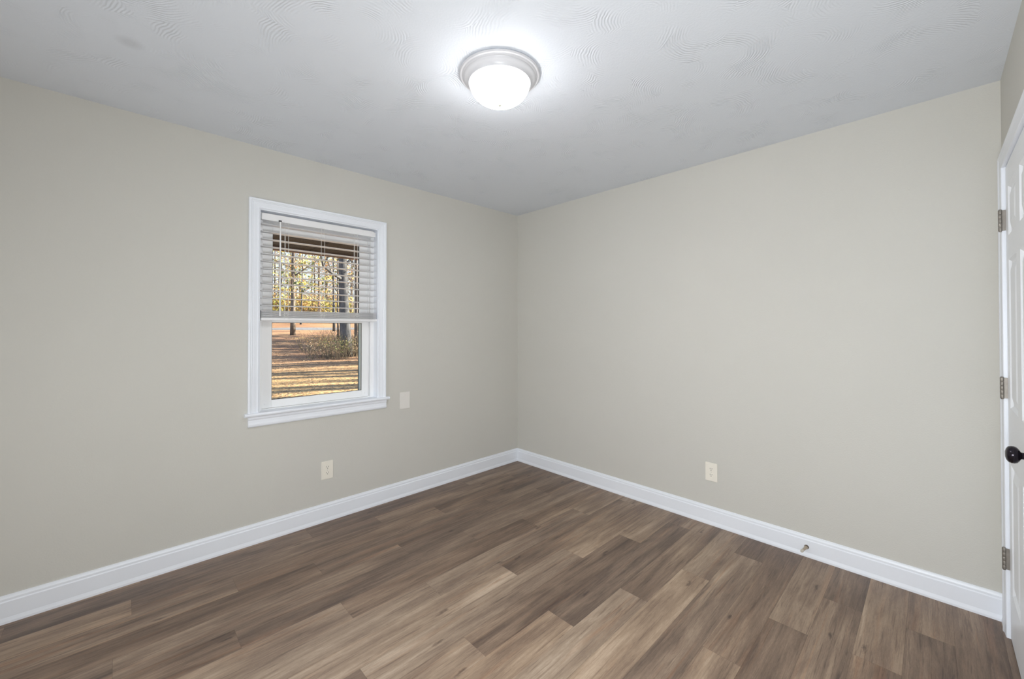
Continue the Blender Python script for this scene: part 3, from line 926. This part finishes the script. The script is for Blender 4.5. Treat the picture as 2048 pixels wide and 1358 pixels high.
# ground sheet
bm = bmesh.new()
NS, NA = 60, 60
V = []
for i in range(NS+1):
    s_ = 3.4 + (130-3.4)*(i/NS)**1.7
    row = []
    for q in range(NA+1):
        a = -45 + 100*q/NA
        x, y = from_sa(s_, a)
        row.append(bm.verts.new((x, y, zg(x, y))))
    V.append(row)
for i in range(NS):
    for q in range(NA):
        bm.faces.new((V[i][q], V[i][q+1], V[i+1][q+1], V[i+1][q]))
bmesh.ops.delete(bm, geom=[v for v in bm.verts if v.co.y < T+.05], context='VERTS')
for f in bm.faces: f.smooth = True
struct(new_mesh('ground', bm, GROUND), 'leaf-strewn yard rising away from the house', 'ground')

# road
bm = bmesh.new()
pv = None
for q in range(41):
    a = -40 + 2*q
    pr = []
    for k, ds_ in enumerate((0, 1.2, 2.4, 3.6)):
        x, y = from_sa(43.6 + .045*a + ds_, a)
        pr.append(bm.verts.new((x, y, zg(x, y) + .02)))
    if pv:
        for k in range(3): bm.faces.new((pv[k], pr[k], pr[k+1], pv[k+1]))
    pv = pr
bmesh.ops.solidify(bm, geom=bm.faces[:], thickness=.03)
struct(new_mesh('road', bm, ROAD), 'grey road crossing beyond the yard', 'road')

# eave over the window
eave = struct(empty('roof', (-1.9, .5, 2.0)), 'brown eave over the outside of the window', 'roof')
bm = bmesh.new()
box(bm, XW-.6, .8, T, .80, 1.975, 2.01)
for i in range(12):
    x = XW - .6 + i*.42
    box(bm, x, x+.006, T, .78, 1.970, 1.976)
child('soffit', bm, EAVE, eave)
bm = bmesh.new(); box(bm, XW-.6, .8, .775, .82, 1.945, 2.20)
child('fascia', bm, FASCIA, eave)

# fallen leaves
rng = random.Random(5)
bm = bmesh.new()
for i in range(14000):
    s_ = 8.5 + 22*rng.random()**1.3
    a = rng.uniform(-3.2, 3.2)*s_/14 + rng.uniform(-.5, .5)
    x, y = from_sa(s_, a)
    if y < 1.2: continue
    z = zg(x, y) + .012
    r = rng.uniform(.022, .048)
    th = rng.uniform(0, 2*PI)
    ux, uy = math.cos(th)*r, math.sin(th)*r
    t1, t2 = rng.uniform(-.012, .016), rng.uniform(-.012, .016)
    p4 = [(x-ux, y-uy, z), (x+uy*.6, y-ux*.6, z+abs(t1)), (x+ux, y+uy, z+.004), (x-uy*.6, y+ux*.6, z+abs(t2))]
    bm.faces.new([bm.verts.new(q) for q in p4])
tag(new_mesh('fallen_leaves', bm, LEAF_FL), 'dry fallen leaves scattered over the yard outside the window', 'leaves', kind='stuff')

def add_leaves(bm, c, spread, n, size, rng):
    for _ in range(n):
        while True:
            v = Vector((rng.uniform(-1, 1), rng.uniform(-1, 1), rng.uniform(-1, 1)))
            if v.length < 1: break
        p0 = Vector(c) + Vector((v.x*spread, v.y*spread, v.z*spread*.7))
        a = Vector((rng.uniform(-1, 1), rng.uniform(-1, 1), rng.uniform(-1, 1))).normalized()
        b = a.orthogonal().normalized()
        s_ = size*rng.uniform(.6, 1.3)
        bm.faces.new([bm.verts.new(p0 + q) for q in (a*s_, b*s_*.55, -a*s_, -b*s_*.55)])

def tree(x, y, h, r, lean, label, group, leafm, nleaf, lsize, seed, bark, clear=.35, branches=12, blen=.28, cat='tree', name='tree', flare=1.35):
    rng = random.Random(seed)
    root = tag(empty(name, (x, y, zg(x, y) - .05)), label, cat, group)
    bm = bmesh.new()
    pts, rad = [], []
    for i in range(11):
        t = i/10
        pts.append((lean[0]*h*t + .10*r*math.sin(t*9+seed), lean[1]*h*t + .10*r*math.cos(t*7+seed), h*t))
        rad.append(r*(1-.78*t)*(1 + (flare-1)*math.exp(-t*h*1.6)))
    tube(bm, pts, rad, n=12)
    lb = bmesh.new()
    for k in range(branches):
        t = clear + (1-clear)*(k+rng.random())/branches
        i = min(9, int(t*10)); f_ = t*10 - i
        p0 = Vector(pts[i]).lerp(Vector(pts[i+1]), f_)
        az = rng.uniform(0, 2*PI)
        ln = h*blen*(1.15-.75*t)*rng.uniform(.7, 1.2)
        d = Vector((math.cos(az), math.sin(az), rng.uniform(.15, .75))).normalized()
        q = [p0]
        for s_ in range(4):
            d = (d + Vector((rng.uniform(-.3, .3), rng.uniform(-.3, .3), rng.uniform(-.2, .25)))).normalized()
            q.append(q[-1] + d*ln/4)
        br = r*(1-.78*t)*.38
        tube(bm, q, [br*(1-.2*s_) for s_ in range(5)], n=6)
        for s_ in (1, 2, 3, 4):
            d2 = (d + Vector((rng.uniform(-.9, .9), rng.uniform(-.9, .9), rng.uniform(-.4, .6)))).normalized()
            e_ = q[s_] + d2*ln*.35
            mid = q[s_].lerp(e_, .5) + Vector((rng.uniform(-.1, .1), rng.uniform(-.1, .1), rng.uniform(-.05, .1)))*ln*.3
            tube(bm, [q[s_], mid, e_], [br*.35, br*.25, br*.12], n=5)
            if nleaf:
                add_leaves(lb, e_, ln*.22, nleaf//(branches*4)+1, lsize, rng)
    new_mesh('trunk', bm, bark, root, smooth=True)
    if nleaf:
        new_mesh('foliage', lb, leafm, root)
    else:
        lb.free()
    return root

tree(5.22, 17.18, 13, .27, (-.035, .02), 'big grey-barked tree nearest the window, thick trunk at the right of the glass', None, LEAF_OR, 260, .07, 3, BARK_G, clear=.28, branches=14, blen=.34, flare=1.12)
tree(5.86, 17.5, 10, .12, (.0, .02), 'thin brown tree standing just right of the big grey-barked tree', None, LEAF_YG, 160, .06, 8, BARK_B, clear=.3)
tree(7.17, 32.75, 15, .19, (.006, .0), 'straight pine trunk in front of the road, seen through the left of the blind', None, LEAF_GR, 520, .10, 14, BARK_B, clear=.22, branches=16, blen=.26, flare=1.1)
tree(7.29, 20.67, 11, .13, (.02, .0), 'slim tree at the far right edge of the window view', None, LEAF_YG, 240, .07, 21, BARK_B, clear=.25)

# woods beyond the road and in the yard
woods = [(11.9, 46.5, 12, .13, 0), (14.9, 49.4, 14, .2, 1), (14.2, 47.9, 11, .11, 2), (11.6, 35.9, 12, .16, 1), (8.8, 27.6, 10, .10, 2),
         (8.0, 47.5, 13, .2, 0), (14.3, 64, 15, .24, 0), (18, 67.3, 16, .25, 2), (17.3, 58.3, 13, .2, 1), (9.5, 56, 14, .18, 0), (12.2, 58.5, 13, .2, 0),
         (16.0, 53.0, 12, .14, 2), (19.5, 60.0, 14, .2, 1), (21.5, 66, 16, .2, 0), (24, 72, 16, .22, 2), (11.5, 70, 16, .2, 0), (17.5, 49.0, 12, .16, 1), (20.5, 53.5, 13, .2, 2),
         (15.0, 75, 18, .22, 1), (20, 80, 18, .25, 0), (25, 84, 18, .25, 1), (13.5, 53.5, 9, .09, 2), (10.4, 50.0, 10, .1, 1), (7.0, 60, 15, .2, 1), (23.5, 60.5, 14, .2, 1)]
rw = random.Random(41)
for i in range(14):      # the woods go on to the left, past what the photograph's window frames
    woods.append((6.5 - i*1.75 + rw.uniform(-.5, .5), 50 + rw.uniform(-3, 12), rw.uniform(11, 15), rw.uniform(.12, .2), i % 3))
for i, (x, y, h, r, k) in enumerate(woods):
    tree(x, y, h, r*.7, (random.Random(i).uniform(-.03, .03), 0), 'slender tree of the sunlit autumn woods past the big and pine trees', 'trees of the woods beyond the yard',
         (LEAF_YG, LEAF_OR, LEAF_GR)[k], (420, 320, 300)[k], .15, 100+i, (BARK_B, BARK_G)[i % 3 == 0], clear=.10, branches=16, blen=.30)

# trees at the right of the yard that lay the long shadow stripes across it
side = []
rs = random.Random(77)
for i in range(22):
    s_ = 11.6 + i*.62 + rs.uniform(-.25, .25)
    a = rs.uniform(9, 22)
    side.append((s_, a))
for i in range(9):
    side.append((25.6 + i*1.2, rs.uniform(9, 16)))
for i, (s_, a) in enumerate(side):
    x, y = from_sa(s_, a)
    tree(x, y, rs.uniform(12, 17), rs.uniform(.16, .36), (rs.uniform(-.02, .02), 0), 'bare tree standing to the right of the yard', 'bare trees at the right of the yard',
         LEAF_OR, 0 if i < 22 else 900, .16, 300+i, BARK_B, clear=.45 if i < 22 else .12, branches=9 if i < 22 else 16, blen=.26)

# dry brush round the big tree
def shrub(x, y, h, w, n, nl, leafm, label, seed, group='dry brush by the big tree', ls=.032, th=1.0):
    rng = random.Random(seed)
    root = tag(empty('shrub', (x, y, zg(x, y) - .03)), label, 'shrub', group)
    bm = bmesh.new(); lb = bmesh.new()
    for _ in range(n):
        bx, by = rng.uniform(-w, w)*.6, rng.uniform(-w, w)*.6
        d = Vector((rng.uniform(-.6, .6), rng.uniform(-.6, .6), 1)).normalized()
        l_ = h*rng.uniform(.5, 1.1)
        p0 = Vector((bx, by, 0)); p1 = p0 + d*l_*.5
        p2 = p1 + (d + Vector((rng.uniform(-.5, .5), rng.uniform(-.5, .5), rng.uniform(-.5, .1)))).normalized()*l_*.5
        tube(bm, [p0, p1, p2], [.009*th, .007*th, .003*th], n=4)
        if nl: add_leaves(lb, p1.lerp(p2, .5), .25*h, nl, ls, rng)
    new_mesh('stem', bm, TWIG, root)
    if nl: new_mesh('foliage', lb, leafm, root)
    else: lb.free()
for i, (x, y) in enumerate([(9.0, 50.5), (11.2, 51.0), (13.2, 49.8), (15.4, 50.8), (17.6, 51.5), (10.2, 54.5), (12.8, 55.5), (15.2, 56.5), (18.2, 56.0), (20.8, 55.5), (9.2, 59.5), (14.0, 61.0), (17.0, 62.5), (20.0, 63.5), (23.0, 64.5), (5.5, 51.0), (1.5, 53.0), (-2.5, 52.0), (-6.5, 54.0), (-10.5, 53.0)]):
    shrub(x, y, 3.2 + .5*(i % 3), 2.3, 46, 9, (LEAF_YG, LEAF_YG, LEAF_OR)[i % 3], 'sunlit yellow bush at the edge of the woods past the road', 400+i, 'sunlit bushes past the road', .15, 3.0)
shrub(3.95, 16.9, 1.0, 1.0, 70, 5, LEAF_FL, 'low dry brush at the left foot of the big tree', 1)
shrub(4.55, 16.5, 1.3, .8, 80, 5, LEAF_GR, 'taller weedy brush right against the big trunk', 2)
shrub(5.55, 16.9, 1.5, .6, 70, 4, LEAF_FL, 'upright dry stems between the big tree and the thin brown tree', 3)
shrub(5.0, 20.3, 1.2, 1.6, 80, 6, LEAF_OR, 'russet brush behind the big tree', 4)
shrub(6.4, 22.0, 1.3, 1.4, 80, 6, LEAF_FL, 'brown brush farther back towards the road', 5)
